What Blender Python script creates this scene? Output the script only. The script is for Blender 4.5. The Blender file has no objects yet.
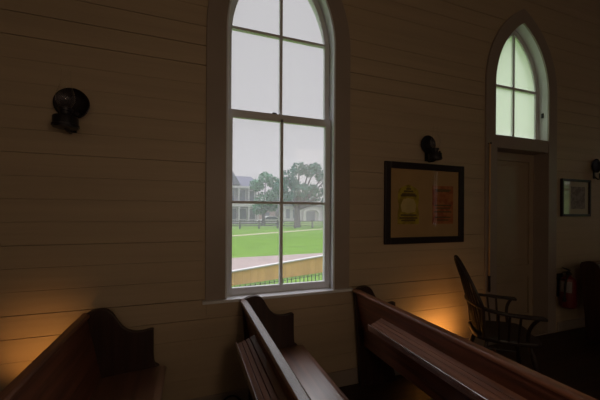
import bpy, bmesh, math, random
import numpy as np
from mathutils import Vector, Matrix

random.seed(7)
rng = np.random.default_rng(7)
PI = math.pi
scene = bpy.context.scene
col = scene.collection

# ------------------------------------------------------------------ camera
F_PX, CYP = 306.0, 212.0
YAW, ROLL = math.atan(110 / 306.0), math.radians(0.36)
CAM = Vector((0, -2.65, 1.68))
fw = Vector((math.sin(YAW), math.cos(YAW), 0))
rt = Vector((math.cos(YAW), -math.sin(YAW), 0))
up = Vector((0, 0, 1))
r2 = rt * math.cos(ROLL) + up * math.sin(ROLL)
u2 = up * math.cos(ROLL) - rt * math.sin(ROLL)
cam_data = bpy.data.cameras.new('camera')
cam_data.sensor_fit = 'HORIZONTAL'
cam_data.sensor_width = 36.0
cam_data.lens = F_PX / 600 * 36.0
cam_data.shift_y = (CYP - 200) / 600
cam_data.clip_start = 0.02
cam_data.clip_end = 500
cam = bpy.data.objects.new('camera', cam_data)
m = Matrix.Identity(4)
for i in range(3):
    m[i][0], m[i][1], m[i][2], m[i][3] = r2[i], u2[i], -fw[i], CAM[i]
cam.matrix_world = m
col.objects.link(cam)
scene.camera = cam

# ------------------------------------------------------------------ light
scene.view_settings.view_transform = 'Standard'
scene.view_settings.look = 'None'
scene.view_settings.gamma = 1.0
scene.view_settings.use_curve_mapping = False
scene.view_settings.exposure = 0.0

world = bpy.data.worlds.new('overcast_sky')
scene.world = world
world.use_nodes = True
wnt = world.node_tree
bg = wnt.nodes['Background']
bg.inputs[0].default_value = (0.605, 0.588, 0.618, 1)
# overcast sky: even near the horizon, several times brighter towards the zenith
wtc = wnt.nodes.new('ShaderNodeTexCoord')
wsx = wnt.nodes.new('ShaderNodeSeparateXYZ')
wmr = wnt.nodes.new('ShaderNodeMapRange')
wmr.interpolation_type = 'SMOOTHSTEP'
for k_, v_ in zip(('From Min', 'From Max', 'To Min', 'To Max'), (0.57, 0.90, 1.0, 8.0)):
    wmr.inputs[k_].default_value = v_
wnt.links.new(wtc.outputs['Generated'], wsx.inputs[0])
wnt.links.new(wsx.outputs['Z'], wmr.inputs['Value'])
wnt.links.new(wmr.outputs[0], bg.inputs[1])

def area_light(name, loc, direction, sx, sy, power, color):
    d = bpy.data.lights.new(name, 'AREA')
    d.shape = 'RECTANGLE'
    d.size, d.size_y, d.energy, d.color = sx, sy, power, color
    o = bpy.data.objects.new(name, d)
    o.location = loc
    o.rotation_euler = Vector(direction).to_track_quat('-Z', 'Z').to_euler()
    col.objects.link(o)
    return o
WARM = (1.0, 0.76, 0.54)
# added warm fill lights in front of the windowless back wall
for i, x in enumerate((-2.6, 0.6, 3.8)):
    area_light('rear_fill_light', (x, -6.9, 2.5), (0, 1, -0.05), 1.0, 2.6, 6.0, WARM)

# ------------------------------------------------------------------ materials
def new_mat(name):
    mt = bpy.data.materials.new(name)
    mt.use_nodes = True
    nt = mt.node_tree
    return mt, nt, nt.nodes['Principled BSDF']

def N(nt, typ, **kw):
    n = nt.nodes.new(typ)
    for k, v in kw.items():
        if k.startswith('i_'):
            n.inputs[k[2:].replace('_', ' ')].default_value = v
        else:
            setattr(n, k, v)
    return n

def simple(name, c, rough=0.6, var=0.12, scale=6.0, stretch=(1, 1, 1), bump=0.0, metallic=0.0, bscale=None, spec=0.5):
    mt, nt, b = new_mat(name)
    tc = N(nt, 'ShaderNodeTexCoord')
    mp = N(nt, 'ShaderNodeMapping')
    mp.inputs['Scale'].default_value = stretch
    nt.links.new(tc.outputs['Object'], mp.inputs[0])
    no = N(nt, 'ShaderNodeTexNoise', i_Scale=scale, i_Detail=5.0)
    nt.links.new(mp.outputs[0], no.inputs['Vector'])
    rp = N(nt, 'ShaderNodeValToRGB')
    lo = [max(0, x * (1 - var)) for x in c]
    hi = [min(1, x * (1 + var)) for x in c]
    rp.color_ramp.elements[0].position = 0.3
    rp.color_ramp.elements[1].position = 0.7
    rp.color_ramp.elements[0].color = (*lo, 1)
    rp.color_ramp.elements[1].color = (*hi, 1)
    nt.links.new(no.outputs['Fac'], rp.inputs[0])
    nt.links.new(rp.outputs[0], b.inputs['Base Color'])
    b.inputs['Roughness'].default_value = rough
    b.inputs['Metallic'].default_value = metallic
    b.inputs['Specular IOR Level'].default_value = spec
    if bump:
        n2 = N(nt, 'ShaderNodeTexNoise', i_Scale=bscale or scale * 3, i_Detail=4.0)
        nt.links.new(mp.outputs[0], n2.inputs['Vector'])
        bp = N(nt, 'ShaderNodeBump', i_Strength=bump, i_Distance=0.01)
        nt.links.new(n2.outputs['Fac'], bp.inputs['Height'])
        nt.links.new(bp.outputs[0], b.inputs['Normal'])
    return mt

def wood(name, c, rough=0.35, axis=1, var=0.45, spec=0.5, ior=1.5):
    st = [28, 28, 28]
    st[axis] = 1.6
    mt = simple(name, c, rough, var, 1.0, st, 0.12, bscale=2.0, spec=spec)
    mt.node_tree.nodes['Principled BSDF'].inputs['IOR'].default_value = ior
    return mt

def glass_mat(name, veil=0.08, tint=(1, 1, 1), veil_col=(0.8, 0.82, 0.85), gloss=1.0):
    mt = bpy.data.materials.new(name)
    mt.use_nodes = True
    nt = mt.node_tree
    for n in list(nt.nodes):
        nt.nodes.remove(n)
    out = N(nt, 'ShaderNodeOutputMaterial')
    tr = N(nt, 'ShaderNodeBsdfTransparent')
    tr.inputs[0].default_value = (*tint, 1)
    gl = N(nt, 'ShaderNodeBsdfGlossy', i_Roughness=0.03)
    fr = N(nt, 'ShaderNodeFresnel', i_IOR=1.45)
    ge = N(nt, 'ShaderNodeNewGeometry')
    mi = N(nt, 'ShaderNodeMath', operation='MULTIPLY_ADD')   # same reflectance on both faces of the pane
    mi.inputs[1].default_value = 1 / 1.45 - 1.45
    mi.inputs[2].default_value = 1.45
    nt.links.new(ge.outputs['Backfacing'], mi.inputs[0])
    nt.links.new(mi.outputs[0], fr.inputs['IOR'])
    mu = N(nt, 'ShaderNodeMath', operation='MULTIPLY')
    mu.inputs[1].default_value = gloss
    nt.links.new(fr.outputs[0], mu.inputs[0])
    m1 = N(nt, 'ShaderNodeMixShader')
    nt.links.new(mu.outputs[0], m1.inputs[0])
    nt.links.new(tr.outputs[0], m1.inputs[1])
    nt.links.new(gl.outputs[0], m1.inputs[2])
    last = m1
    if veil:
        tl = N(nt, 'ShaderNodeBsdfTranslucent')
        tl.inputs[0].default_value = (*veil_col, 1)
        m2 = N(nt, 'ShaderNodeMixShader')
        m2.inputs[0].default_value = veil
        nt.links.new(m1.outputs[0], m2.inputs[1])
        nt.links.new(tl.outputs[0], m2.inputs[2])
        last = m2
    nt.links.new(last.outputs[0], out.inputs[0])
    return mt

M = {}
M['wall'] = simple('cream_board_paint', (0.46, 0.36, 0.25), 0.55, 0.07, 1.2, (0.5, 1, 9), 0.12, bscale=5)
M['trim'] = simple('trim_paint', (0.32, 0.265, 0.23), 0.45, 0.05, 3.0)
M['jamb'] = simple('white_sash_paint', (0.70, 0.71, 0.74), 0.5, 0.06, 3.0)
M['door'] = simple('door_paint', (0.36, 0.28, 0.20), 0.45, 0.06, 3.0)
M['ceiling'] = simple('ceiling_paint', (0.42, 0.32, 0.22), 0.7, 0.05)
M['floor'] = wood('dark_floor_boards', (0.032, 0.016, 0.010), 0.45, 0)
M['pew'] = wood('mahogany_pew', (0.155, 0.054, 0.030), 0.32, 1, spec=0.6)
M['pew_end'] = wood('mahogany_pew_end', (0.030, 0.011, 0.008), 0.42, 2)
M['seat'] = wood('mahogany_seat', (0.15, 0.060, 0.034), 0.30, 1, spec=1.0, ior=2.3)
M['rack'] = wood('mahogany_rack', (0.17, 0.066, 0.036), 0.33, 1, spec=1.0, ior=1.7)
M['rail_brown'] = wood('brown_mahogany_rail', (0.24, 0.10, 0.055), 0.36, 1, spec=0.5)  # browner, duller copy of the rail wood, made to mute the transom reflection
M['rack_brown'] = wood('brown_mahogany_rack', (0.22, 0.090, 0.048), 0.40, 1, spec=0.5)  # browner, duller copy of the rack wood, with its reflections muted
M['rail'] = wood('sheen_boost_mahogany_rail', (0.14, 0.065, 0.045), 0.22, 1, spec=1.0, ior=2.1)  # same wood with gloss and index raised to strengthen the window sheen
M['chair'] = wood('dark_chair_wood', (0.02, 0.010, 0.008), 0.42, 2)
M['iron'] = simple('black_iron', (0.018, 0.015, 0.02), 0.4, 0.2, 20, metallic=0.4)
M['brass'] = simple('aged_tin', (0.035, 0.03, 0.035), 0.45, 0.2, 20, metallic=0.9)
M['frame'] = wood('dark_frame', (0.014, 0.007, 0.009), 0.4, 0)
M['mat'] = simple('brown_mat_board', (0.44, 0.29, 0.13), 0.8, 0.06)
M['mat_pale'] = simple('grey_mat_board', (0.55, 0.52, 0.42), 0.8, 0.06)
M['glass'] = glass_mat('old_window_glass', 0.06)
M['frost'] = glass_mat('frosted_transom_glass', 0.5, (0.93, 0.98, 0.90), (0.86, 0.93, 0.82), 0.6)
M['thin_glass'] = glass_mat('clear_glass', 0.0, gloss=1.0)
M['chimney'] = glass_mat('lamp_chimney_glass', 0.0, gloss=0.9)
M['red'] = simple('red_enamel', (0.13, 0.008, 0.009), 0.35, 0.05)
M['label'] = simple('label_paper', (0.25, 0.22, 0.22), 0.6, 0.05)
M['black'] = simple('black_rubber', (0.012, 0.012, 0.013), 0.6, 0.1)
M['pole'] = wood('varnished_pole', (0.55, 0.34, 0.16), 0.4, 2, 0.2)

def emit(name, c, s):
    mt, nt, b = new_mat(name)
    b.inputs['Emission Color'].default_value = (*c, 1)
    b.inputs['Emission Strength'].default_value = s
    return mt
M['globe'] = emit('fill_globe_glow', (1.0, 0.71, 0.47), 17.0)  # glow of the added fill lamp behind the camera
M['bulb'] = emit('warm_bulb', (1.0, 0.5, 0.16), 6.0)

# ------------------------------------------------------------------ mesh helpers
class MB:
    def __init__(s):
        s.v, s.f = [], []
    def add(s, verts, faces):
        o = len(s.v)
        s.v += [tuple(p) for p in verts]
        s.f += [tuple(i + o for i in f) for f in faces]
        return s
    def box(s, x0, x1, y0, y1, z0, z1):
        v = [(x, y, z) for x in (x0, x1) for y in (y0, y1) for z in (z0, z1)]
        return s.add(v, [(0, 1, 3, 2), (4, 6, 7, 5), (0, 4, 5, 1), (2, 3, 7, 6), (0, 2, 6, 4), (1, 5, 7, 3)])
    def prism(s, pts, lo, hi, mapf):
        n = len(pts)
        v = [mapf(a, b, lo) for a, b in pts] + [mapf(a, b, hi) for a, b in pts]
        f = [tuple(range(n)), tuple(range(2 * n - 1, n - 1, -1))]
        f += [(i, i + n, (i + 1) % n + n, (i + 1) % n) for i in range(n)]
        return s.add(v, f)
    def xz(s, pts, y0, y1):
        return s.prism(pts, y0, y1, lambda a, b, c: (a, c, b))
    def strip(s, inner, outer, y0, y1):
        """solid band between two paths in the XZ plane"""
        n = len(inner)
        v = [(p[0], y0, p[1]) for p in inner] + [(p[0], y0, p[1]) for p in outer]
        v += [(p[0], y1, p[1]) for p in inner] + [(p[0], y1, p[1]) for p in outer]
        f = []
        for i in range(n - 1):
            f += [(i, i + 1, n + i + 1, n + i), (2*n + i, 3*n + i, 3*n + i + 1, 2*n + i + 1),
                  (i, 2*n + i, 2*n + i + 1, i + 1), (n + i, n + i + 1, 3*n + i + 1, 3*n + i)]
        f += [(0, n, 3*n, 2*n), (n-1, 3*n-1, 4*n-1, 2*n-1)]
        return s.add(v, f)
    def tube(s, pts, rad, n=10):
        pts = [Vector(p) for p in pts]
        k = len(pts)
        rad = [rad] * k if isinstance(rad, (int, float)) else rad
        v, prev = [], None
        for i, p in enumerate(pts):
            t = (pts[min(i+1, k-1)] - pts[max(i-1, 0)]).normalized()
            if prev is None:
                a = t.orthogonal().normalized()
            else:
                a = (prev - t * prev.dot(t)).normalized()
            prev = a
            b = t.cross(a)
            for j in range(n):
                an = 2 * PI * j / n
                v.append(p + (a * math.cos(an) + b * math.sin(an)) * rad[i])
        f = [(i*n + j, i*n + (j+1) % n, (i+1)*n + (j+1) % n, (i+1)*n + j) for i in range(k-1) for j in range(n)]
        f += [tuple(range(n-1, -1, -1)), tuple((k-1)*n + j for j in range(n))]
        return s.add(v, f)
    def lathe(s, prof, c=(0, 0, 0), n=28, axis='z'):
        v = []
        for r, h in prof:
            for j in range(n):
                a = 2 * PI * j / n
                x, y = r * math.cos(a), r * math.sin(a)
                v.append((c[0] + x, c[1] + y, c[2] + h) if axis == 'z' else (c[0] + x, c[1] + h, c[2] + y))
        k = len(prof)
        f = [(i*n + j, i*n + (j+1) % n, (i+1)*n + (j+1) % n, (i+1)*n + j) for i in range(k-1) for j in range(n)]
        f += [tuple(range(n-1, -1, -1)), tuple((k-1)*n + j for j in range(n))]
        return s.add(v, f)
    def build(s, name, mat, parent=None, bevel=0.0, smooth=False, loc=None, fix=True):
        me = bpy.data.meshes.new(name)
        me.from_pydata(s.v, [], s.f)
        if fix:
            bm = bmesh.new(); bm.from_mesh(me)
            bmesh.ops.recalc_face_normals(bm, faces=bm.faces)
            bm.to_mesh(me); bm.free()
        me.materials.append(mat)
        o = bpy.data.objects.new(name, me)
        col.objects.link(o)
        if parent: o.parent = parent
        if loc: o.location = loc
        if bevel:
            b = o.modifiers.new('edge', 'BEVEL')
            b.width, b.segments, b.limit_method = bevel, 2, 'ANGLE'
            b.angle_limit = math.radians(40)
        if smooth:
            for p in me.polygons: p.use_smooth = True
            try:
                me.set_sharp_from_angle(angle=math.radians(40))
            except Exception:
                pass
        return o

def tag(o, label, cat, group=None, kind=None):
    o['label'], o['category'] = label, cat
    if group: o['group'] = group
    if kind: o['kind'] = kind
    return o

def empty(name, loc=(0, 0, 0), rz=0.0):
    o = bpy.data.objects.new(name, None)
    o.location = loc
    o.rotation_euler = (0, 0, rz)
    o.empty_display_size = 0.1
    col.objects.link(o)
    return o

def struct(o, label, cat='structure'):
    o['kind'] = 'structure'
    o['label'], o['category'] = label, cat
    return o

def copy_tree(o, parent=None):
    c = o.copy()
    col.objects.link(c)
    if parent: c.parent = parent
    for ch in list(o.children):
        copy_tree(ch, c)
    return c

# ------------------------------------------------------------------ room shell
XL, XR, YB, ZC = -5.0, 7.5, -7.0, 5.0
T = 0.22
W1 = dict(xc=0.789, w=0.503, R=1.006, zs=3.24, z0=0.945)
W2 = dict(xc=3.88, w=0.472, R=0.944, zs=3.22, z0=2.62)
DZ = 0.13

def arch_path(d, o=0.0, z0=None, n=14):
    xc, w, R, zs = d['xc'], d['w'] + o, d['R'] + o, d['zs']
    z0 = d['z0'] if z0 is None else z0
    amax = math.acos((R - w) / R)
    left = [(xc - w, z0)] + [(xc - w + R - R * math.cos(amax * i / n), zs + R * math.sin(amax * i / n)) for i in range(n + 1)]
    return left + [(2 * xc - x, z) for x, z in left[-2::-1]]

def apex(d, o=0.0):
    w, R = d['w'] + o, d['R'] + o
    return d['zs'] + math.sqrt(R * R - (R - w) ** 2)

def half(d, z, o=0.0):
    w, R = d['w'] + o, d['R'] + o
    if z <= d['zs']: return w
    q = R * R - (z - d['zs']) ** 2
    return max(0.0, (w - R) + math.sqrt(max(q, 0)))

def board_wall(mb, yf, back, pitch, openings, x0, x1, z0, z1, anchor, gaps=True):
    """boards as separate thin slabs; openings = (dict, bottom z)"""
    k0 = math.floor((z0 - anchor) / pitch)
    z = anchor + k0 * pitch
    cuts = sorted(c for _, c in openings)
    while z < z1:
      top = min(z + pitch, z1)
      lv = [max(z, z0)] + [c for c in cuts if max(z, z0) < c < top] + [top]
      for lo, hi in zip(lv[:-1], lv[1:]):
        g = random.choice((0.0012, 0.0018, 0.003, 0.0045)) if gaps else 0
        jut = random.uniform(-0.0015, 0.0015) if gaps else 0
        a, b = lo + (0.0005 if gaps else 0), hi - (g if hi == top else 0)
        zs_ = np.linspace(a, b, 5)
        edges = [([x0] * 5, None)]
        segs, cur = [], [x0] * 5
        for d, zb in openings:
            if b <= zb or a >= apex(d, 0.05): continue
            segs.append((cur, [d['xc'] - half(d, t, 0.05) for t in zs_]))
            cur = [d['xc'] + half(d, t, 0.05) for t in zs_]
        segs.append((cur, [x1] * 5))
        for l, r in segs:
            pts = [(l[i], zs_[i]) for i in range(5)] + [(r[i], zs_[i]) for i in range(4, -1, -1)]
            mb.xz(pts, yf + jut, back)
      z += pitch

mb = MB()
ops = [(W1, 0.945 - 0.03), (W2, DZ - 0.02)]
board_wall(mb, 0.0, 0.020, 0.1615, ops, XL - T, XR + T, -0.02, ZC, 1.76)
board_wall(mb, 0.020, T, 0.2, ops, XL - T, XR + T, -0.6, ZC + 0.3, -0.6, gaps=False)
struct(mb.build('wall_front', M['wall']), 'cream painted horizontal board wall holding the arched windows', 'wall')

mb = MB().box(XL - T, XL, YB, -0.001, -0.1, ZC)
struct(mb.build('wall_left', M['wall']), 'side wall at the left end of the room', 'wall')
# right wall with two window openings
mb = MB()
holes = [(-2.45, -1.5), (-5.45, -5.2)]
ys = [YB] + [t for h in sorted(holes) for t in h] + [-0.001]
for i in range(0, len(ys), 2):
    mb.box(XR, XR + T, ys[i], ys[i+1], -0.1, ZC)
for h in holes:
    mb.box(XR, XR + T, h[0], h[1], -0.1, 1.2)
    mb.box(XR, XR + T, h[0], h[1], 3.2, ZC)
struct(mb.build('wall_right', M['wall']), 'end wall at the right with two tall windows', 'wall')
struct(MB().box(XL - T, XR + T, YB - T, YB, -0.1, ZC).build('wall_back', M['wall']), 'wall behind the photographer', 'wall')
struct(MB().box(XL - T, XR + T, YB - T, T, ZC + 0.001, ZC + 0.2).build('ceiling', M['ceiling']), 'high board ceiling', 'ceiling')
struct(MB().box(XL - T, XR + T, YB - T, T, -0.2, 0.0).build('floor', M['floor']), 'dark wooden board floor', 'floor')
struct(MB().box(2.32, XR, -4.6, -0.021, 0.0, DZ).build('platform', M['floor'], bevel=0.008), 'low dark wooden platform at the right', 'platform')
mb = MB().box(XL, 2.32, -0.02, 0.002, 0.0, 0.15)
mb.box(2.32, 3.27, -0.02, 0.002, DZ, DZ + 0.12).box(4.56, XR, -0.02, 0.002, DZ, DZ + 0.12)
struct(mb.build('baseboard_front', M['trim'], bevel=0.004), 'painted baseboard along the window wall', 'baseboard')

# ------------------------------------------------------------------ window 1
win = struct(empty('window_1', (0, 0, 0)), 'tall pointed arch sash window looking out on the lawn', 'window')
zt = W1['z0']
mb = MB().strip(arch_path(W1, 0.0, zt), arch_path(W1, 0.165, zt), -0.022, 0.0)
mb.build('window_casing', M['trim'], win, bevel=0.004)
MB().strip(arch_path(W1, 0.0, zt), arch_path(W1, 0.05, zt), 0.0, T + 0.02).build('window_frame', M['jamb'], win)
mb = MB().strip(arch_path(W1, -0.012, zt), arch_path(W1, 0.006, zt), -0.028, 0.018)
mb.build('stop_bead', M['jamb'], win, bevel=0.004)
mb = MB().box(0.10, 1.49, -0.05, 0.0, zt - 0.026, zt).box(0.286, 1.292, 0.0, T + 0.04, zt - 0.026, zt)
mb.build('window_stool', M['jamb'], win, bevel=0.006)
MB().box(0.13, 1.46, -0.018, 0.0, zt - 0.12, zt - 0.026).build('window_apron', M['wall'], win, bevel=0.004)
# lower sash
xl, xr = W1['xc'] - W1['w'] + 0.004, W1['xc'] + W1['w'] - 0.004
Y0, Y1 = 0.060, 0.098
mb = MB().box(xl, xl + 0.056, Y0, Y1, zt, 2.575).box(xr - 0.056, xr, Y0, Y1, zt, 2.575)
mb.box(xl + 0.056, xr - 0.056, Y0, Y1, zt, zt + 0.065).box(xl + 0.056, xr - 0.056, Y0, Y1, 2.508, 2.575)
mb.box(0.781, 0.807, Y0, Y1, zt + 0.065, 2.535)
mb.box(xl + 0.056, 0.781, Y0, Y1, 1.752, 1.774).box(0.807, xr - 0.056, Y0, Y1, 1.752, 1.774)
ls = mb.build('lower_sash', M['jamb'], win)
for a, b in ((xl + 0.056, 0.781), (0.807, xr - 0.056)):
    for c, d in ((zt + 0.065, 1.752), (1.774, 2.508)):
        MB().box(a, b, 0.078, 0.081, c, d).build('pane', M['glass'], ls)
mb = MB().lathe([(0.012, 0), (0.016, 0.004), (0.016, 0.012), (0.006, 0.018)], (0.72, 0.08, 2.575), 12)
mb.box(0.715, 0.745, 0.074, 0.082, 2.580, 2.590)
mb.build('sash_lock', M['iron'], ls)
# upper sash
Y0, Y1 = 0.104, 0.142
mb = MB().strip(arch_path(W1, -0.052, 2.56), arch_path(W1, -0.003, 2.56), Y0, Y1)
mb.box(xl + 0.048, xr - 0.048, Y0, Y1, 2.54, 2.585)
mb.box(0.781, 0.807, Y0, Y1, 2.585, apex(W1, -0.045))
mb.box(xl + 0.045, 0.781, Y0, Y1, 3.305, 3.328).box(0.807, xr - 0.045, Y0, Y1, 3.305, 3.328)
us = mb.build('upper_sash', M['jamb'], win)
pp = [(x, z) for x, z in arch_path(W1, -0.048, 2.575)]
MB().xz(pp, 0.122, 0.125).build('pane', M['glass'], us)

# ------------------------------------------------------------------ window 2 and door 1
win2 = struct(empty('window_2'), 'small pointed arch transom window glowing pale green above the door', 'window')
MB().strip(arch_path(W2, 0.0, DZ), arch_path(W2, 0.158, DZ), -0.022, 0.0).build('window_casing', M['trim'], win2, bevel=0.004)
MB().strip(arch_path(W2, 0.0, 2.62), arch_path(W2, 0.05, 2.62), 0.0, T + 0.02).build('window_frame', M['jamb'], win2)
MB().box(3.40, 4.36, -0.012, T, 2.465, 2.62).build('transom_bar', M['trim'], win2, bevel=0.004)
x0, x1 = 3.411, 4.349
mb = MB().strip(arch_path(W2, -0.062, 2.62), arch_path(W2, -0.003, 2.62), 0.105, 0.14)
mb.box(x0 + 0.055, x1 - 0.055, 0.105, 0.14, 2.62, 2.66)
mb.box(3.865, 3.895, 0.105, 0.14, 2.66, apex(W2, -0.055))
mb.box(x0 + 0.05, 3.865, 0.105, 0.14, 3.255, 3.285).box(3.895, x1 - 0.05, 0.105, 0.14, 3.255, 3.285)
sh = mb.build('transom_sash', M['jamb'], win2)
MB().xz(arch_path(W2, -0.055, 2.655), 0.122, 0.125).build('pane', M['frost'], sh)
MB().box(4.334, 4.354, 0.045, 0.065, 2.93, 2.99).build('sash_catch', M['iron'], win2)

dr = struct(empty('door_1'), 'cream panelled door deep in the wall below the transom window', 'door')
D0, D1 = 3.460, 4.352
MB().box(3.35, 3.46, 0.0, T + 0.02, 0.0, 2.62).box(4.352, 4.41, 0.0, T + 0.02, 0.0, 2.62).box(3.46, 4.352, -0.02, T + 0.02, 0.0, DZ + 0.01).build('door_frame', M['trim'], dr)
mb = MB().box(D0, D1, 0.19, T + 0.02, DZ + 0.01, 2.465)
st = 0.125
mb.box(D0, D0 + st, 0.165, 0.19, DZ, 2.465).box(D1 - 0.075, D1, 0.165, 0.19, DZ, 2.465)
for a, b in ((DZ, DZ + 0.22), (0.84, 1.0), (2.36, 2.465)):
    mb.box(D0 + st, D1 - 0.075, 0.165, 0.19, a, b)
mb.build('door_panel', M['door'], dr, bevel=0.004)
for a, b in ((DZ + 0.22, 0.84), (1.0, 2.36)):
    mb = MB().box(D0 + st + 0.06, D1 - 0.135, 0.172, 0.19, a + 0.06, b - 0.06)
    mb.build('raised_panel', M['door'], dr, bevel=0.01)
for z in (0.45, 2.12):
    MB().box(D1 - 0.012, D1 + 0.006, 0.150, 0.166, z, z + 0.09).build('door_hinge', M['door'], dr)
mb = MB().lathe([(0.008, 0), (0.008, -0.03), (0.026, -0.04), (0.028, -0.055), (0.015, -0.068)], (D0 + 0.06, 0.165, 1.06), 16, 'y')
mb.build('door_handle', M['iron'], dr, smooth=True)

# windows of the right wall, seen only mirrored in the picture glass
for nm, h, lab in (('window_3', holes[0], 'tall window in the right end wall beside the platform'),
                   ('window_4', holes[1], 'tall window in the right end wall far from the door')):
    w_ = struct(empty(nm), lab, 'window')
    mb = MB()
    a, b = h
    for p in ((a, a + 0.06, 1.2, 3.2), (b - 0.06, b, 1.2, 3.2), (a, b, 1.2, 1.26), (a, b, 3.14, 3.2), (a, b, 2.18, 2.22),
              ((a + b) / 2 - 0.015, (a + b) / 2 + 0.015, 1.2, 3.2)):
        mb.box(XR + 0.06, XR + 0.10, *p)
    mb.build('window_frame', M['jamb'], w_)
    MB().box(XR + 0.078, XR + 0.082, a, b, 1.2, 3.2).build('pane', M['glass'], w_)

# ------------------------------------------------------------------ pews
def smooth_profile(pts, n=4):
    out = []
    k = len(pts)
    for i in range(k - 1):
        p0, p1, p2, p3 = pts[max(i-1, 0)], pts[i], pts[i+1], pts[min(i+2, k-1)]
        for j in range(n):
            t = j / n
            q = []
            for c in (0, 1):
                q.append(0.5 * (2*p1[c] + (p2[c]-p0[c])*t + (2*p0[c]-5*p1[c]+4*p2[c]-p3[c])*t*t + (3*p1[c]-p0[c]-3*p2[c]+p3[c])*t**3))
            out.append(tuple(q))
    return out + [pts[-1]]

PEW_TOP = smooth_profile([(0.006, 0.90), (0.022, 0.940), (0.07, 0.964), (0.135, 0.968), (0.185, 0.935), (0.222, 0.875), (0.262, 0.818),
                          (0.32, 0.783), (0.385, 0.776), (0.44, 0.786), (0.463, 0.782)])
PEW_LOW = smooth_profile([(0.463, 0.70), (0.466, 0.58), (0.474, 0.52), (0.502, 0.498), (0.508, 0.462), (0.488, 0.43), (0.452, 0.39),
                          (0.435, 0.30), (0.436, 0.16), (0.462, 0.07)])
PEW_END = [(0.075, 0.0), (0.06, 0.30)] + PEW_TOP + PEW_LOW + [(0.475, 0.0)]

def make_pew(length, loc, rz, label, cat='pew', rack=True, group='wooden pews', rail='rail', shelf='rack'):
    root = tag(empty('pew', loc, rz), label, cat, group)
    for k, v in enumerate((0.0, length - 0.045)):
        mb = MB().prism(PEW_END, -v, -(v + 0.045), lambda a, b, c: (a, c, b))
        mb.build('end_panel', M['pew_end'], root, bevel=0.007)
    a, b = -0.045, -(length - 0.045)
    mp = lambda p, q, c: (p, c, q)
    MB().prism([(0.012, 0.915), (0.036, 0.915), (0.125, 0.49), (0.125, 0.40), (0.098, 0.40), (0.098, 0.47)], a, b, mp).build('backrest', M['pew'], root, bevel=0.003)
    MB().prism([(-0.004, 0.913), (-0.008, 0.93), (0.0, 0.943), (0.044, 0.946), (0.054, 0.935), (0.052, 0.916)], a + 0.045, b, mp).build('top_rail', M[rail], root, bevel=0.005)
    MB().prism([(0.10, 0.474), (0.51, 0.502), (0.546, 0.498), (0.559, 0.482), (0.546, 0.463), (0.51, 0.460), (0.10, 0.435)], a, b, mp).build('seat', M['seat'], root, bevel=0.004)
    MB().prism([(0.42, 0.456), (0.44, 0.456), (0.44, 0.39), (0.42, 0.39)], a, b, mp).build('seat_rail', M['pew'], root)
    if rack:
        a, b = -0.42, -(length - 0.42)
        mb = MB()
        sl = lambda u: 0.795 + (u - 0.034) * (0.05 / 0.119)
        for u0, u1 in ((-0.085, -0.058), (-0.054, -0.030), (-0.026, -0.002), (0.002, 0.036)):
            mb.prism([(u1, sl(u1)), (u0, sl(u0)), (u0, sl(u0) - 0.016), (u1, sl(u1) - 0.016)], a, b, mp)
        mb.prism([(0.036, 0.780), (-0.085, 0.730), (-0.085, 0.722), (0.038, 0.772)], a, b, mp)
        mb.build('book_rack', M[shelf], root, bevel=0.002)
        MB().prism([(-0.085, 0.762), (-0.097, 0.760), (-0.097, 0.712), (-0.085, 0.714)], a, b, mp).build('rack_lip', M['rail'], root, bevel=0.004)
        for t in (a - 0.02, (a + b) / 2, b + 0.06):
            MB().prism([(0.04, 0.775), (-0.06, 0.735), (-0.05, 0.72), (0.055, 0.66)], t, t - 0.025, mp).build('rack_bracket', M['pew_end'], root, bevel=0.002)
    return root

PY = -0.05
make_pew(4.2, (-0.72, PY, 0), 0, 'dark wooden pew at the left below the round-backed wall lamp, its arched end in silhouette', rail='rail_brown', shelf='rack_brown')
make_pew(4.2, (0.405, PY, 0), 0, 'dark wooden pew standing under the tall window sill')
make_pew(4.2, (1.478, PY, 0), 0, 'reddish wooden pew with a sloping book ledge, in front of the armchair', rail='rail_brown', shelf='rack_brown')
make_pew(1.6, (6.2, -0.22, DZ), -PI / 2, 'near-black short pew beside the red fire extinguisher', rack=False)

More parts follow.
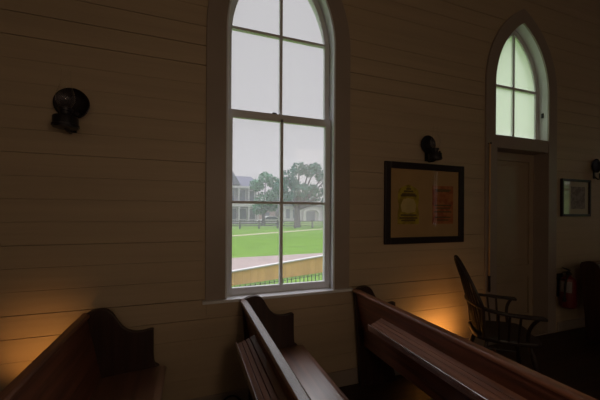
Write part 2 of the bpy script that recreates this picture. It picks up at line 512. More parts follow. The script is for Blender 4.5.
# ------------------------------------------------------------------ oil lamp sconces
def make_sconce(loc, label):
    root = tag(empty('oil_lamp_sconce', loc), label, 'wall lamp', 'wall oil lamps')
    # wall bracket
    mb = MB().box(-0.022, 0.022, -0.012, 0.0, -0.20, 0.02)
    mb.tube([(0, -0.012, -0.17), (0, -0.05, -0.212), (0, -0.12, -0.214), (0, -0.15, -0.206)], 0.009, 8)
    mb.build('bracket', M['iron'], root, smooth=True)
    prof = [(0.01, -0.014), (0.05, -0.018), (0.085, -0.028), (0.106, -0.042), (0.112, -0.040), (0.108, -0.032), (0.085, -0.014), (0.01, -0.006)]
    MB().lathe(prof, (0, 0, 0), 32, 'y').build('reflector', M['brass'], root, smooth=True)
    MB().lathe([(0.060, -0.206), (0.072, -0.203), (0.074, -0.135), (0.070, -0.126), (0.030, -0.118)], (0, -0.15, 0), 28).build('oil_font', M['iron'], root, smooth=True)
    MB().lathe([(0.074, -0.196), (0.079, -0.194), (0.079, -0.182), (0.074, -0.180)], (0, -0.15, 0), 28).build('holder_ring', M['iron'], root, smooth=True)
    b = MB().lathe([(0.028, -0.118), (0.034, -0.108), (0.034, -0.092), (0.042, -0.088), (0.044, -0.072), (0.036, -0.068)], (0, -0.15, 0), 24)
    bo = b.build('burner', M['iron'], root, smooth=True)
    MB().tube([(0.034, -0.15, -0.10), (0.066, -0.15, -0.10)], 0.003, 6).lathe([(0.011, -0.004), (0.011, 0.004)], (0.066, -0.15, -0.10), 12, 'y').build('wick_knob', M['brass'], bo)
    prof = [(0.034, -0.070), (0.042, -0.05), (0.056, -0.02), (0.058, 0.01), (0.048, 0.045), (0.034, 0.085), (0.028, 0.13), (0.027, 0.19), (0.030, 0.197)]
    n = 28
    ch = MB()
    v = [(r * math.cos(2*PI*j/n), -0.15 + r * math.sin(2*PI*j/n), h) for r, h in prof for j in range(n)]
    ch.add(v, [(i*n + j, i*n + (j+1) % n, (i+1)*n + (j+1) % n, (i+1)*n + j) for i in range(len(prof)-1) for j in range(n)])
    ch.build('glass_chimney', M['chimney'], root, smooth=True)
    return root
sc = make_sconce((-0.80, 0, 2.445), 'black wall oil lamp with round reflector on the bare boards left of the tall window')
for loc, lab in (((2.395, 0, 2.41), 'black wall oil lamp directly above the wide framed picture of two prints'),
                 ((5.33, 0, 2.35), 'black wall oil lamp beyond the small framed picture by the right edge')):
    c = copy_tree(sc)
    c.location = loc
    c.scale = (0.88, 0.88, 0.88)
    c['label'] = lab

# ------------------------------------------------------------------ pictures
def framed(name, x0, x1, z0, z1, fwid, label, mat, group='framed pictures'):
    root = tag(empty(name, ((x0 + x1) / 2, 0, z0)), label, 'picture', group)
    w, h = (x1 - x0) / 2, z1 - z0
    mb = MB().box(-w, -w + fwid, -0.035, -0.004, 0, h).box(w - fwid, w, -0.035, -0.004, 0, h)
    mb.box(-w + fwid, w - fwid, -0.035, -0.004, 0, fwid).box(-w + fwid, w - fwid, -0.035, -0.004, h - fwid, h)
    mb.build('frame', M['frame'], root, bevel=0.005)
    MB().box(-w + fwid, w - fwid, -0.014, -0.004, fwid, h - fwid).build('mat_board', mat, root)
    MB().box(-w + fwid, w - fwid, -0.0225, -0.0205, fwid, h - fwid).build('glass', M['thin_glass'], root)
    return root, w, h

def print_mat(name, c1, c2, scale):
    mt, nt, b = new_mat(name)
    tc = N(nt, 'ShaderNodeTexCoord')
    no = N(nt, 'ShaderNodeTexNoise', i_Scale=scale, i_Detail=3.0)
    nt.links.new(tc.outputs['Object'], no.inputs['Vector'])
    rp = N(nt, 'ShaderNodeValToRGB')
    rp.color_ramp.elements[0].position = 0.42
    rp.color_ramp.elements[1].position = 0.58
    rp.color_ramp.elements[0].color = (*c1, 1)
    rp.color_ramp.elements[1].color = (*c2, 1)
    nt.links.new(no.outputs['Fac'], rp.inputs[0])
    nt.links.new(rp.outputs[0], b.inputs['Base Color'])
    b.inputs['Roughness'].default_value = 0.7
    return mt
M['yellow_print'] = print_mat('yellow_print_ink', (0.27, 0.20, 0.015), (0.45, 0.36, 0.03), 14)
M['red_print'] = print_mat('red_print_ink', (0.32, 0.075, 0.02), (0.46, 0.17, 0.05), 16)
M['ink'] = simple('dark_ink', (0.12, 0.08, 0.02), 0.7)
M['pale_ink'] = simple('pale_paper', (0.55, 0.44, 0.18), 0.7)
M['etching'] = print_mat('grey_etching_ink', (0.17, 0.15, 0.16), (0.32, 0.30, 0.29), 22)

pic, pw, ph = framed('framed_picture', 1.857, 2.905, 1.355, 2.205, 0.068, 'wide dark-framed picture holding a yellow print and a red print', M['mat'])
# yellow print: shaped label with dark bands and a pale middle
yp = smooth_profile([(-0.36, 0.24), (-0.36, 0.36), (-0.345, 0.42), (-0.36, 0.50), (-0.345, 0.60), (-0.28, 0.635), (-0.225, 0.655), (-0.17, 0.635),
                     (-0.105, 0.60), (-0.09, 0.50), (-0.105, 0.42), (-0.09, 0.36), (-0.09, 0.24)], 3)
p = MB().xz(yp, -0.0155, -0.013).build('yellow_print', M['yellow_print'], pic, loc=(0, 0, -0.035))
MB().xz([(-0.31, 0.37), (-0.325, 0.44), (-0.29, 0.50), (-0.225, 0.515), (-0.16, 0.50), (-0.125, 0.44), (-0.14, 0.37), (-0.225, 0.355)], -0.0165, -0.0152).build('pale_panel', M['pale_ink'], p)
for z, w_ in ((0.545, 0.085), (0.575, 0.06), (0.53, 0.10), (0.325, 0.10), (0.295, 0.115), (0.27, 0.09), (0.60, 0.03)):
    MB().xz([(-0.225 - w_, z), (-0.225 + w_, z), (-0.225 + w_, z + 0.018), (-0.225 - w_, z + 0.018)], -0.0165, -0.0152).build('dark_band', M['ink'], p)
p = MB().box(0.09, 0.38, -0.0155, -0.013, 0.235, 0.65).build('red_print', M['red_print'], pic, loc=(0, 0, -0.03))
for z, w_ in ((0.60, 0.11), (0.585, 0.09), (0.43, 0.12), (0.40, 0.10), (0.36, 0.12), (0.30, 0.11), (0.27, 0.08)):
    MB().xz([(0.235 - w_, z), (0.235 + w_, z), (0.235 + w_, z + 0.014), (0.235 - w_, z + 0.014)], -0.0165, -0.0152).build('dark_band', M['ink'], p)

pic2, pw, ph = framed('framed_picture', 4.605, 5.215, 1.645, 2.145, 0.032, 'small black-framed grey etching on the boards right of the door', M['mat_pale'])
MB().box(-0.10, 0.20, -0.0155, -0.013, 0.10, 0.40).build('etching', M['etching'], pic2)

# ------------------------------------------------------------------ hanging pole
pl = tag(empty('window_pole', (3.288, -0.04, 0.76)), 'slim varnished pole hanging from a peg on the door casing', 'pole')
MB().tube([(0, 0, 0.18), (0, 0, 1.74)], 0.010, 10).build('shaft', M['pole'], pl, smooth=True)
MB().tube([(0, 0, 0.0), (0, 0, 0.02), (0, 0, 0.16), (0, 0, 0.19)], [0.010, 0.016, 0.013, 0.017], 10).build('iron_tip', M['iron'], pl, smooth=True)
MB().tube([(0, 0.018, 1.735), (0, 0, 1.735), (0, -0.014, 1.735)], [0.007, 0.007, 0.012], 8).build('peg', M['iron'], pl, smooth=True)

# ------------------------------------------------------------------ windsor armchair
ch = tag(empty('windsor_armchair', (2.725, -0.608, DZ), math.radians(-36)), 'dark hoop-back spindle armchair standing in front of the door', 'chair')
# seat : saddle outline
sp = [(-0.24, 0.17), (-0.25, 0.0), (-0.24, -0.17), (-0.10, -0.25), (0.10, -0.27), (0.22, -0.24), (0.25, -0.12), (0.235, 0.0), (0.25, 0.12), (0.22, 0.24), (0.10, 0.27), (-0.10, 0.25)]
sp = smooth_profile(sp + [sp[0]], 3)[:-1]
MB().prism(sp, 0.425, 0.465, lambda a, b, c: (a, b, c)).build('seat', M['chair'], ch, bevel=0.012)
for sx, sy in ((1, 1), (1, -1), (-1, 1), (-1, -1)):
    a = Vector((0.16 * sx, 0.17 * sy, 0.43)); b = Vector((0.25 * sx, 0.25 * sy, 0.0))
    pts = [a.lerp(b, t) for t in (0, 0.15, 0.3, 0.45, 0.6, 0.75, 0.9, 1)]
    MB().tube(pts, [0.014, 0.018, 0.022, 0.020, 0.016, 0.021, 0.015, 0.012], 10).build('leg', M['chair'], ch, smooth=True)
for sy in (1, -1):
    MB().tube([(0.20, 0.212 * sy, 0.20), (0, 0.212 * sy, 0.20), (-0.20, 0.212 * sy, 0.20)], [0.010, 0.016, 0.010], 8).build('stretcher', M['chair'], ch, smooth=True)
MB().tube([(0, -0.21, 0.20), (0, 0, 0.20), (0, 0.21, 0.20)], [0.010, 0.016, 0.010], 8).build('stretcher', M['chair'], ch, smooth=True)
# arm bow
def spline3(pts, n=5):
    out = []
    k = len(pts)
    for i in range(k - 1):
        p0, p1, p2, p3 = [Vector(pts[t]) for t in (max(i-1, 0), i, i+1, min(i+2, k-1))]
        for j in range(n):
            t = j / n
            out.append(0.5 * (2*p1 + (p2-p0)*t + (2*p0-5*p1+4*p2-p3)*t*t + (3*p1-p0-3*p2+p3)*t**3))
    return out + [Vector(pts[-1])]
bow = spline3([(0.225, -0.305, 0.69), (0.08, -0.315, 0.695), (-0.08, -0.31, 0.705), (-0.215, -0.235, 0.72), (-0.275, 0.0, 0.73),
               (-0.215, 0.235, 0.72), (-0.08, 0.31, 0.705), (0.08, 0.315, 0.695), (0.225, 0.305, 0.69)])
n_ = len(bow)
# flat rail section
mb = MB()
v = []
for i, p in enumerate(bow):
    t = (bow[min(i+1, n_-1)] - bow[max(i-1, 0)]).normalized()
    s = Vector((t.y, -t.x, 0)).normalized()
    e = min(i, n_ - 1 - i)
    hw = 0.036 if e < 4 else (0.030 if e < 8 else 0.023)
    for a, b in ((-hw, -0.012), (hw, -0.012), (hw, 0.012), (-hw, 0.012)):
        v.append(p + s * a + Vector((0, 0, b)))
f = [(i*4 + j, i*4 + (j+1) % 4, (i+1)*4 + (j+1) % 4, (i+1)*4 + j) for i in range(n_-1) for j in range(4)] + [(3, 2, 1, 0), tuple((n_-1)*4 + j for j in range(4))]
mb.add(v, f).build('arm_bow', M['chair'], ch, bevel=0.006)
for sy in (1, -1):
    pts = spline3([(0.13, 0.235 * sy, 0.45), (0.125, 0.25 * sy, 0.54), (0.14, 0.28 * sy, 0.62), (0.18, 0.305 * sy, 0.685)])
    MB().tube(pts, 0.014, 8).build('arm_support', M['chair'], ch, smooth=True)
# spindles below the bow and up to the hoop
hoop_a = lambda t: Vector((-0.215 - 0.165 * math.sin(t), -0.255 * math.cos(t), 0.725 + 0.405 * math.sin(t)))
hp = [hoop_a(PI * i / 24) for i in range(25)]
MB().tube([Vector((-0.20, -0.225, 0.46)), Vector((-0.208, -0.245, 0.60))] + hp + [Vector((-0.208, 0.245, 0.60)), Vector((-0.20, 0.225, 0.46))], 0.015, 10).build('hoop', M['chair'], ch, smooth=True)
for k in range(9):
    y = -0.192 + 0.048 * k
    t = math.acos(max(-1, min(1, -(y * 1.08) / 0.255)))
    top = hoop_a(t)
    xb = -0.275 + 0.9 * y * y
    MB().tube([(-0.215 + 0.6 * y * y, y * 0.9, 0.455), (xb, y, 0.73), top], [0.009, 0.011, 0.007], 8).build('spindle', M['chair'], ch, smooth=True)
for sy in (1, -1):
    for xb, yb, xt, yt in ((0.05, 0.262, 0.05, 0.315), (-0.02, 0.255, -0.03, 0.313), (-0.09, 0.245, -0.11, 0.297)):
        MB().tube([(xb, yb * sy, 0.455), (xt, yt * sy, 0.70)], 0.010, 8).build('spindle', M['chair'], ch, smooth=True)

# ------------------------------------------------------------------ fire extinguisher
ex = tag(empty('fire_extinguisher', (4.60, -0.105, 0.47)), 'red fire extinguisher with white label hanging on the wall past the door', 'fire extinguisher')
MB().lathe([(0.07, 0.0), (0.086, 0.012), (0.088, 0.05), (0.088, 0.33), (0.075, 0.375), (0.035, 0.40), (0.028, 0.42)], (0, 0, 0), 28).build('cylinder', M['red'], ex, smooth=True)
lb = MB()
n = 14
v = []
for z in (0.205, 0.345):
    for j in range(n + 1):
        a = math.radians(-216 + 90 * j / n)
        v.append((0.0888 * math.cos(a), 0.0888 * math.sin(a), z))
for z in (0.205, 0.345):
    for j in range(n + 1):
        a = math.radians(-216 + 90 * j / n)
        v.append((0.0872 * math.cos(a), 0.0872 * math.sin(a), z))
q = n + 1
lb.add(v, [(j, j+1, q+j+1, q+j) for j in range(n)] + [(2*q+j, 3*q+j, 3*q+j+1, 2*q+j+1) for j in range(n)] + [(0, q, 3*q, 2*q), (n, 2*q+n, 3*q+n, q+n)])
lb.build('white_label', M['label'], ex)
hd = MB().lathe([(0.022, 0.40), (0.026, 0.42), (0.024, 0.455), (0.012, 0.47)], (0, 0, 0), 16)
hd.box(-0.10, 0.02, -0.012, 0.012, 0.455, 0.465)
hd.prism([(0.02, 0.47), (-0.10, 0.51), (-0.10, 0.522), (0.03, 0.485)], -0.012, 0.012, lambda a, b, c: (a, c, b))
hd.build('valve_handle', M['black'], ex)
hs = spline3([(0.02, -0.02, 0.43), (-0.06, -0.05, 0.45), (-0.13, -0.05, 0.36), (-0.135, -0.04, 0.2), (-0.125, -0.03, 0.10)])
MB().tube(hs, [0.011] * (len(hs) - 4) + [0.015, 0.019, 0.022, 0.022], 8).build('hose', M['black'], ex, smooth=True)
MB().box(-0.05, 0.05, 0.088, 0.104, 0.12, 0.42).box(-0.092, 0.092, -0.02, 0.09, 0.36, 0.372).build('wall_bracket', M['black'], ex)

# ------------------------------------------------------------------ added globe lamp, unseen behind the camera, to fill the room with warm light
pd = tag(empty('added_fill_lamp', (0.52, -3.2, 2.05)), 'added warm fill globe hanging on a rod unseen behind the camera', 'lamp')
MB().lathe([(0.01, -0.16), (0.09, -0.135), (0.145, -0.07), (0.16, 0.0), (0.145, 0.07), (0.09, 0.135), (0.05, 0.155)], (0, 0, 0), 28).build('globe', M['globe'], pd, smooth=True)
MB().lathe([(0.055, 0.15), (0.06, 0.17), (0.03, 0.21), (0.009, 0.23), (0.009, ZC - 2.05 - 0.02), (0.07, ZC - 2.05 - 0.015), (0.07, ZC - 2.05)], (0, 0, 0), 20).build('rod', M['iron'], pd, smooth=True)

# ------------------------------------------------------------------ small floor up-lights (hidden behind the pews)
def uplight(loc, label, power, aim, cone, h):
    root = tag(empty('floor_uplight', loc), label, 'lamp', 'floor up-lights')
    prof = [(0.07, -h), (0.07, 0.01 - h), (0.02, 0.03 - h), (0.02, -0.01), (0.055, 0.01), (0.055, 0.11), (0.05, 0.11), (0.05, 0.03), (0.002, 0.03)]
    MB().lathe(prof, (0, 0, 0), 24).build('can', M['black'], root, smooth=True)
    MB().lathe([(0.004, 0.032), (0.012, 0.05), (0.03, 0.075), (0.03, 0.09), (0.018, 0.105), (0.003, 0.11)], (0, 0, 0), 16).build('bulb', M['bulb'], root, smooth=True)
    d = bpy.data.lights.new('bulb_light', 'SPOT' if aim else 'POINT')
    d.energy, d.color, d.shadow_soft_size = power, (1.0, 0.43, 0.10), 0.03
    o = bpy.data.objects.new('bulb_light', d)
    o.location = (0, 0, 0.15)
    if aim:
        d.spot_size, d.spot_blend = cone, 0.8
        o.rotation_euler = Vector(aim).to_track_quat('-Z', 'Y').to_euler()
    o.parent = root
    col.objects.link(o)
    return root
uplight((2.56, -0.27, DZ + 0.05), 'small glowing up-light on the platform behind the spindle armchair', 8.0, (0.0, 0.27, 0.08), math.radians(150), 0.05)
uplight((-0.98, -0.36, 0.44), 'small glowing lamp on a short stem behind the left pew', 3.3, (0.0, 0.36, 0.13), math.radians(96), 0.44)

# cord by the baseboard
pts = spline3([(0.20, -0.05, 0.012), (0.25, -0.05, 0.09), (0.31, -0.035, 0.125), (0.37, -0.035, 0.12), (0.42, -0.045, 0.07), (0.46, -0.06, 0.012)])
tag(MB().tube(pts, 0.007, 8).build('power_cord', M['black'], smooth=True), 'black cord looping up against the baseboard behind the pew under the window', 'cord')

# ------------------------------------------------------------------ outdoors
G = -0.5
M['grass'] = simple('lawn_grass', (0.105, 0.20, 0.030), 0.9, 0.22, 0.8, (1, 3, 1), spec=0.1)
M['path'] = simple('pale_path', (0.32, 0.31, 0.21), 0.9, 0.06, spec=0.1)
M['paving'] = simple('pinkish_paving', (0.27, 0.225, 0.215), 0.9, 0.08, 1.5, spec=0.1)
M['plank'] = simple('tan_planks', (0.62, 0.37, 0.14), 0.8, 0.12, 1.0, (6, 6, 1), spec=0.1)
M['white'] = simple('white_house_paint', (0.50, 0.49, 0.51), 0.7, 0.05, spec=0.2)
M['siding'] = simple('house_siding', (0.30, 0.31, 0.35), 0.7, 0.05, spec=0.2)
M['shade_blue'] = simple('house_window_glass', (0.07, 0.10, 0.14), 0.2, 0.1)
M['roof'] = simple('grey_shingles', (0.11, 0.115, 0.16), 0.85, 0.12, 3.0, spec=0.1)
M['brickpink'] = simple('pinkish_brick', (0.36, 0.25, 0.23), 0.85, 0.1, spec=0.1)
M['bark'] = simple('grey_bark', (0.09, 0.095, 0.11), 0.9, 0.2, spec=0.1)
M['fence'] = simple('weathered_fence', (0.13, 0.13, 0.135), 0.9, 0.12, spec=0.1)
M['leaf'] = simple('oak_leaves', (0.085, 0.20, 0.165), 0.7, 0.3, 0.5, spec=0.1)
M['garden'] = simple('garden_leaves', (0.30, 0.55, 0.14), 0.7, 0.25, 0.5, spec=0.1)
M['leaf2'] = simple('bright_leaves', (0.085, 0.23, 0.14), 0.7, 0.3, 0.5, spec=0.1)

struct(MB().box(-60, 110, T + 0.05, 130, G - 0.4, G).build('lawn', M['grass']), 'bright green lawn outside the tall window', 'lawn')
def flat(name, quad, mat, h, label, cat):
    mb = MB().add([(x, y, G + 0.001) for x, y in quad] + [(x, y, G + h) for x, y in quad],
                  [(3, 2, 1, 0), (4, 5, 6, 7), (0, 1, 5, 4), (1, 2, 6, 5), (2, 3, 7, 6), (3, 0, 4, 7)])
    return struct(mb.build(name, mat), label, cat)
flat('path', [(-12, 13.9), (40, 49.2), (40, 50.4), (-12, 15.0)], M['path'], 0.02, 'thin pale path crossing the lawn', 'path')
flat('pavement', [(-10, 5.2), (16, 12.9), (16, 12.95), (-10, 11.0)], M['paving'], 0.015, 'pinkish paved strip between lawn and ramp', 'pavement')

# plank-sided ramp
d0, d1 = Vector((1.115, 6.47)), Vector((4.64, 7.53))
dirv = (d1 - d0)
def ramp_pt(t, z, off=0.0):
    p = d0 + dirv * t
    nrm = Vector((-dirv.y, dirv.x)).normalized()
    p = p + nrm * off
    return (p.x, p.y, z)
rp = tag(empty('plank_ramp', (0, 0, 0)), 'tan plank-sided ramp with a white edge rising outside the tall window', 'ramp')
topz = lambda t: -0.105 + 0.19 * t
t0, t1 = -0.8, 2.0
npl = 40
mb = MB()
for i in range(npl):
    a, b = t0 + (t1 - t0) * i / npl, t0 + (t1 - t0) * (i + 0.985) / npl
    v = [ramp_pt(a, G), ramp_pt(b, G), ramp_pt(b, topz(b)), ramp_pt(a, topz(a))] + [ramp_pt(a, G, 0.03), ramp_pt(b, G, 0.03), ramp_pt(b, topz(b), 0.03), ramp_pt(a, topz(a), 0.03)]
    mb.add(v, [(0, 1, 2, 3), (7, 6, 5, 4), (0, 4, 5, 1), (1, 5, 6, 2), (2, 6, 7, 3), (3, 7, 4, 0)])
mb.build('plank_side', M['plank'], rp)
v = [ramp_pt(t0, topz(t0), -0.03), ramp_pt(t1, topz(t1), -0.03), ramp_pt(t1, topz(t1), 0.10), ramp_pt(t0, topz(t0), 0.10)]
v += [(x, y, z + 0.035) for x, y, z in v]
MB().add(v, [(3, 2, 1, 0), (4, 5, 6, 7), (0, 1, 5, 4), (1, 2, 6, 5), (2, 3, 7, 6), (3, 0, 4, 7)]).build('edge_cap', M['white'], rp)

# low iron picket fence in front of the ramp
fe = tag(empty('picket_fence', (0, 0, 0)), 'low dark iron picket fence standing in the grass below the ramp', 'fence')
f0, fd = Vector((0.6, 4.96)), Vector((0.957, 0.288))
fpt = lambda s, z: ((f0 + fd * s).x, (f0 + fd * s).y, z)
mb = MB()
for z in (G + 0.27,):
    mb.tube([fpt(0, z), fpt(4.6, z)], 0.008, 6)
mb.build('rail', M['iron'], fe)
for i in range(32):
    s = 0.05 + 0.145 * i
    MB().tube([fpt(s, G), fpt(s, G + 0.29), fpt(s, G + 0.34)], [0.012, 0.012, 0.003], 6).build('picket', M['iron'], fe)

# far post and rail fence
fe = tag(empty('rail_fence', (0, 0, 0)), 'long grey post and rail fence across the far side of the lawn', 'fence')
mb = MB()
for z in (-0.15, 0.12, 0.38):
    mb.box(-4, 32, 36.0, 36.05, z, z + 0.11)
mb.build('rails', M['fence'], fe)
for i in range(15):
    x = -4 + 2.45 * i
    MB().box(x, x + 0.18, 35.92, 36.10, G, 0.62).build('post', M['fence'], fe)

# two storey house
hs = tag(empty('house', (0, 0, 0)), 'two-storey white house with grey hipped roof and columned porch', 'house')
HY = 52.0
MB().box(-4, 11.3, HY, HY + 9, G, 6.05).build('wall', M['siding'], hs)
mb = MB().add([(-5, HY - 1.6, 6.05), (12.1, HY - 1.6, 6.05), (12.1, HY + 10, 6.05), (-5, HY + 10, 6.05), (-1, HY + 3.4, 8.35), (10.9, HY + 3.4, 8.35)],
              [(0, 1, 5, 4), (1, 2, 5), (2, 3, 4, 5), (3, 0, 4), (3, 2, 1, 0)])
mb.build('roof', M['roof'], hs)
mb = MB().add([(4.0, HY - 1.8, 6.3), (8.2, HY - 1.8, 6.3), (6.5, HY - 1.8, 8.95), (4.0, HY + 4, 6.3), (8.2, HY + 4, 6.3), (6.5, HY + 4, 8.95)],
              [(0, 1, 2), (5, 4, 3), (0, 2, 5, 3), (1, 4, 5, 2), (0, 3, 4, 1)])
mb.build('gable', M['roof'], hs)
MB().box(-5, 12.1, HY - 1.7, HY - 1.55, 5.75, 6.1).build('cornice', M['white'], hs)
MB().box(-5, 11.6, HY - 1.9, HY, 2.55, 3.2).build('porch_band', M['white'], hs)
for x in (7.9, 9.6, 11.2, 5.5, 3.0):
    MB().box(x - 0.12, x + 0.12, HY - 1.8, HY - 1.55, G, 2.55).build('porch_column', M['white'], hs)
    MB().box(x - 0.08, x + 0.08, HY - 1.75, HY - 1.6, 3.2, 5.75).build('gallery_column', M['white'], hs)
mb = MB().box(-4, 11.3, HY - 1.7, HY - 1.62, 0.30, 0.40)
for i in range(50):
    mb.box(-4 + 0.31 * i, -3.9 + 0.31 * i, HY - 1.69, HY - 1.63, G, 0.3)
mb.build('porch_railing', M['white'], hs)
for x, w_, z0, z1 in ((6.9, 0.4, 3.6, 5.4), (8.7, 0.55, 3.5, 5.5), (10.4, 0.4, 3.5, 5.4), (7.0, 0.7, 0.0, 2.2), (8.8, 0.6, 0.0, 2.2), (10.4, 0.6, 0.0, 2.2), (5.0, 0.5, 3.6, 5.4)):
    f_ = MB().box(x - w_ - 0.15, x + w_ + 0.15, HY - 0.06, HY + 0.02, z0 - 0.15, z1 + 0.15).build('window_frame', M['white'], hs)
    MB().box(x - w_, x + w_, HY - 0.10, HY - 0.05, z0, z1).build('pane', M['shade_blue'], f_)

# low white building with an arched porch
wb = tag(empty('bungalow', (0, 0, 0)), 'low white building with arched porch behind the oak trunk', 'building')
BY = 64.0
mb = MB().box(19.5, 34, BY, BY + 6, G, 3.0)
mb.build('wall', M['white'], wb)
MB().box(19, 34.5, BY - 1.2, BY + 6.5, 3.0, 3.35).build('roof', M['roof'], wb)
ap = [(24.9, G), (24.9, 1.3)] + [(26.6 - 1.7 * math.cos(PI * i / 12), 1.3 + 0.9 * math.sin(PI * i / 12)) for i in range(1, 12)] + [(28.3, 1.3), (28.3, G)]
ao = [(24.5, G), (24.5, 1.3)] + [(26.6 - 2.1 * math.cos(PI * i / 12), 1.3 + 1.35 * math.sin(PI * i / 12)) for i in range(1, 12)] + [(28.7, 1.3), (28.7, G)]
MB().strip(ap, ao, BY - 0.9, BY - 0.1).build('porch_arch', M['white'], wb)
for x in (20.6, 22.2, 30.2):
    MB().box(x, x + 0.9, BY - 0.05, BY + 0.02, 0.2, 2.3).build('window', M['shade_blue'], wb)
MB().box(25.5, 27.7, BY - 0.05, BY + 0.02, G, 1.9).build('doorway', M['shade_blue'], wb)
for x in (19.8, 23.6, 29.4, 33.5):
    MB().box(x, x + 0.22, BY - 1.15, BY - 0.95, G, 3.0).build('porch_column', M['white'], wb)

cb = tag(empty('cottage', (0, 0, 0)), 'small pinkish cottage far beyond the fence, right of the porch house', 'building')
MB().box(14.2, 18.6, 66, 71, G, 2.4).build('wall', M['brickpink'], cb)
MB().add([(13.8, 65.6, 2.4), (19, 65.6, 2.4), (19, 71.4, 2.4), (13.8, 71.4, 2.4), (13.8, 68.5, 3.9), (19, 68.5, 3.9)],
         [(0, 1, 5, 4), (2, 3, 4, 5), (0, 4, 3), (1, 2, 5), (3, 2, 1, 0)]).build('roof', M['white'], cb)
MB().box(16.2, 17.2, 65.95, 66.01, G, 1.6).build('doorway', M['shade_blue'], cb)

# parked white car
cr = tag(empty('car', (12.6, 47, G)), 'white car parked beyond the rail fence before the pinkish cottage', 'car')
cp = smooth_profile([(-2.1, 0.3), (-2.15, 0.75), (-1.3, 0.95), (-0.7, 1.42), (0.7, 1.45), (1.5, 0.98), (2.15, 0.88), (2.15, 0.3)], 3)
MB().xz(cp, -0.85, 0.85).build('body', M['white'], cr)
MB().xz([(-1.15, 0.98), (-0.65, 1.36), (0.62, 1.38), (1.25, 1.0)], -0.87, 0.87).build('window', M['shade_blue'], cr)
for x in (-1.3, 1.35):
    for y in (-0.8, 0.8):
        MB().lathe([(0.1, -0.1), (0.32, -0.1), (0.32, 0.1), (0.1, 0.1)], (x, y, 0.32), 16, 'y').build('wheel', M['black'], cr)

# trees
def leaf_mesh(name, clumps, count, size, mat, parent):
    vs, per = [], count // len(clumps)
    P = []
    for c, r in clumps:
        d = rng.normal(size=(per, 3)); d /= np.linalg.norm(d, axis=1)[:, None]
        rad = r * rng.uniform(0.25, 1.0, per) ** 0.5
        P.append(np.array(c) + d * rad[:, None] * np.array([1, 1, 0.8]))
    P = np.concatenate(P)
    n = len(P)
    a = rng.normal(size=(n, 3)); a /= np.linalg.norm(a, axis=1)[:, None]
    b = np.cross(a, rng.normal(size=(n, 3))); b /= np.linalg.norm(b, axis=1)[:, None]
    s = size * rng.uniform(0.6, 1.3, n)[:, None]
    v = np.stack([P - a * s, P + b * s * 0.5, P + a * s, P - b * s * 0.5], 1).reshape(-1, 3)
    f = np.arange(n * 4).reshape(-1, 4)
    mb = MB(); mb.v = [tuple(t) for t in v]; mb.f = [tuple(int(q) for q in t) for t in f]
    return mb.build(name, mat, parent, fix=False)

def tree(name, base, h, trunk_r, fork, clumps, count, size, mat, label, cat='tree'):
    root = tag(empty(name, base), label, cat)
    mb = MB().tube([(0, 0, -0.1), (0.05, 0, fork * 0.5), (0.0, 0, fork)], [trunk_r * 1.3, trunk_r, trunk_r * 0.9], 10)
    for c, r in clumps:
        c = Vector(c)
        mid = Vector((c.x * 0.4, c.y * 0.4, fork + (c.z - fork) * 0.35))
        mb.tube(spline3([(0, 0, fork * 0.9), mid, c], 4), [trunk_r * 0.5 * (1 - 0.085 * i) for i in range(9)], 6)
    mb.build('trunk', M['bark'], root, smooth=True)
    leaf_mesh('foliage', clumps, count, size, mat, root)
    return root
oak = [((-2.4, 0, 5.6), 1.2), ((-1.2, 0.5, 7.2), 1.3), ((0.3, 0, 8.4), 1.2), ((1.6, -0.4, 8.0), 1.1), ((2.8, 0.3, 8.6), 1.0), ((4.0, 0, 7.4), 1.3),
       ((-1.6, 0.2, 4.4), 1.2), ((0.2, -0.8, 5.2), 1.3), ((2.2, 0, 5.4), 1.2), ((3.6, 0.6, 4.6), 1.5), ((5.2, 0, 5.6), 1.5), ((5.6, 0.5, 8.0), 1.2),
       ((1.0, 0.6, 4.2), 1.0), ((4.6, -0.5, 3.6), 1.0), ((6.6, 0, 6.6), 1.5), ((-0.4, 0.4, 6.2), 1.0)]
tree('oak_tree', (14.35, 38.5, G), 9, 0.42, 2.8, oak, 4200, 0.24, M['leaf'], 'big spreading oak tree with a dark trunk in the middle of the right panes')
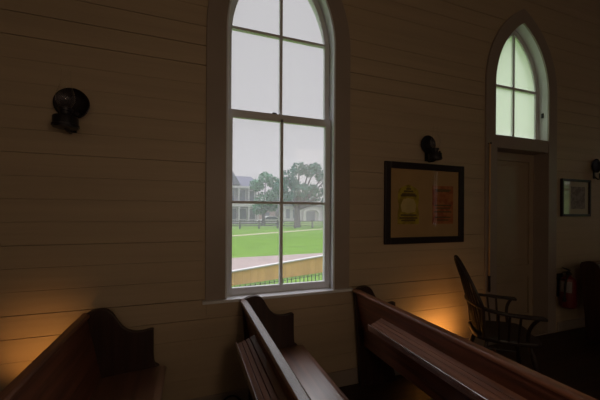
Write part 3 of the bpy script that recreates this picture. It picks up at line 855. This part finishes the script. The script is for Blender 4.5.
t2 = [((0, 0, 4.0), 1.5), ((-1.0, 0, 6.2), 1.2), ((0.4, 0, 7.4), 1.2), ((1.8, 0.4, 6.8), 1.2), ((1.6, 0, 4.8), 1.3), ((-0.6, 0, 2.6), 1.2), ((2.6, 0, 5.6), 1.1), ((1.2, -0.4, 3.0), 1.0), ((3.2, 0.4, 7.0), 0.8)]
tree('leafy_tree', (10.7, 44, G), 8, 0.26, 1.8, t2, 3600, 0.22, M['leaf2'], 'leafy green tree growing in front of the porch house corner')
t3 = [((0, 0, 5.5), 2.0), ((2.5, 0, 6.2), 2.0), ((5, 0, 5.4), 2.2), ((7.5, 0, 6), 2.2), ((-2.0, 0, 6.2), 1.8), ((1.5, 0, 3.6), 1.8), ((5.5, 0, 3.4), 2)]
tree('distant_tree', (24, 78, G), 9, 0.4, 2.4, t3, 3500, 0.4, M['leaf'], 'distant pale tree rising behind the low white building')

# wooden porch post outside the transom window
MBp = MB().box(4.95, 5.15, 2.4, 2.6, G, 4.6)
po = MBp.build('porch_post', M['white'])
tag(po, 'white porch post standing outside the transom window', 'post')
# greenery outside the right end wall, mirrored in the small picture
sb = tag(empty('garden_tree', (11.5, -3.4, G)), 'green garden tree outside the right end wall', 'tree')
MB().tube([(0, 0, 0), (0, 0, 2.0), (0.1, 0, 3.2)], [0.15, 0.12, 0.08], 8).build('trunk', M['bark'], sb)
leaf_mesh('foliage', [((0, 0, 2.2), 1.3), ((0, 1.2, 3.0), 1.2), ((0, -1.4, 3.0), 1.3), ((0.2, 0, 4.2), 1.4)], 2500, 0.12, M['garden'], sb)

# mist hanging over the far side of the lawn
mt = bpy.data.materials.new('morning_mist')
mt.use_nodes = True
nt = mt.node_tree
for n in list(nt.nodes): nt.nodes.remove(n)
out = N(nt, 'ShaderNodeOutputMaterial')
vs = N(nt, 'ShaderNodeVolumeScatter', i_Density=0.007, i_Anisotropy=0.0)
vs.inputs['Color'].default_value = (0.95, 0.97, 1.0, 1)
nt.links.new(vs.outputs[0], out.inputs['Volume'])
hz = MB().box(-30, 70, 20, 82, G + 0.03, 14).build('mist', mt)
tag(hz, 'pale mist hanging over the far side of the lawn', 'mist', kind='stuff')
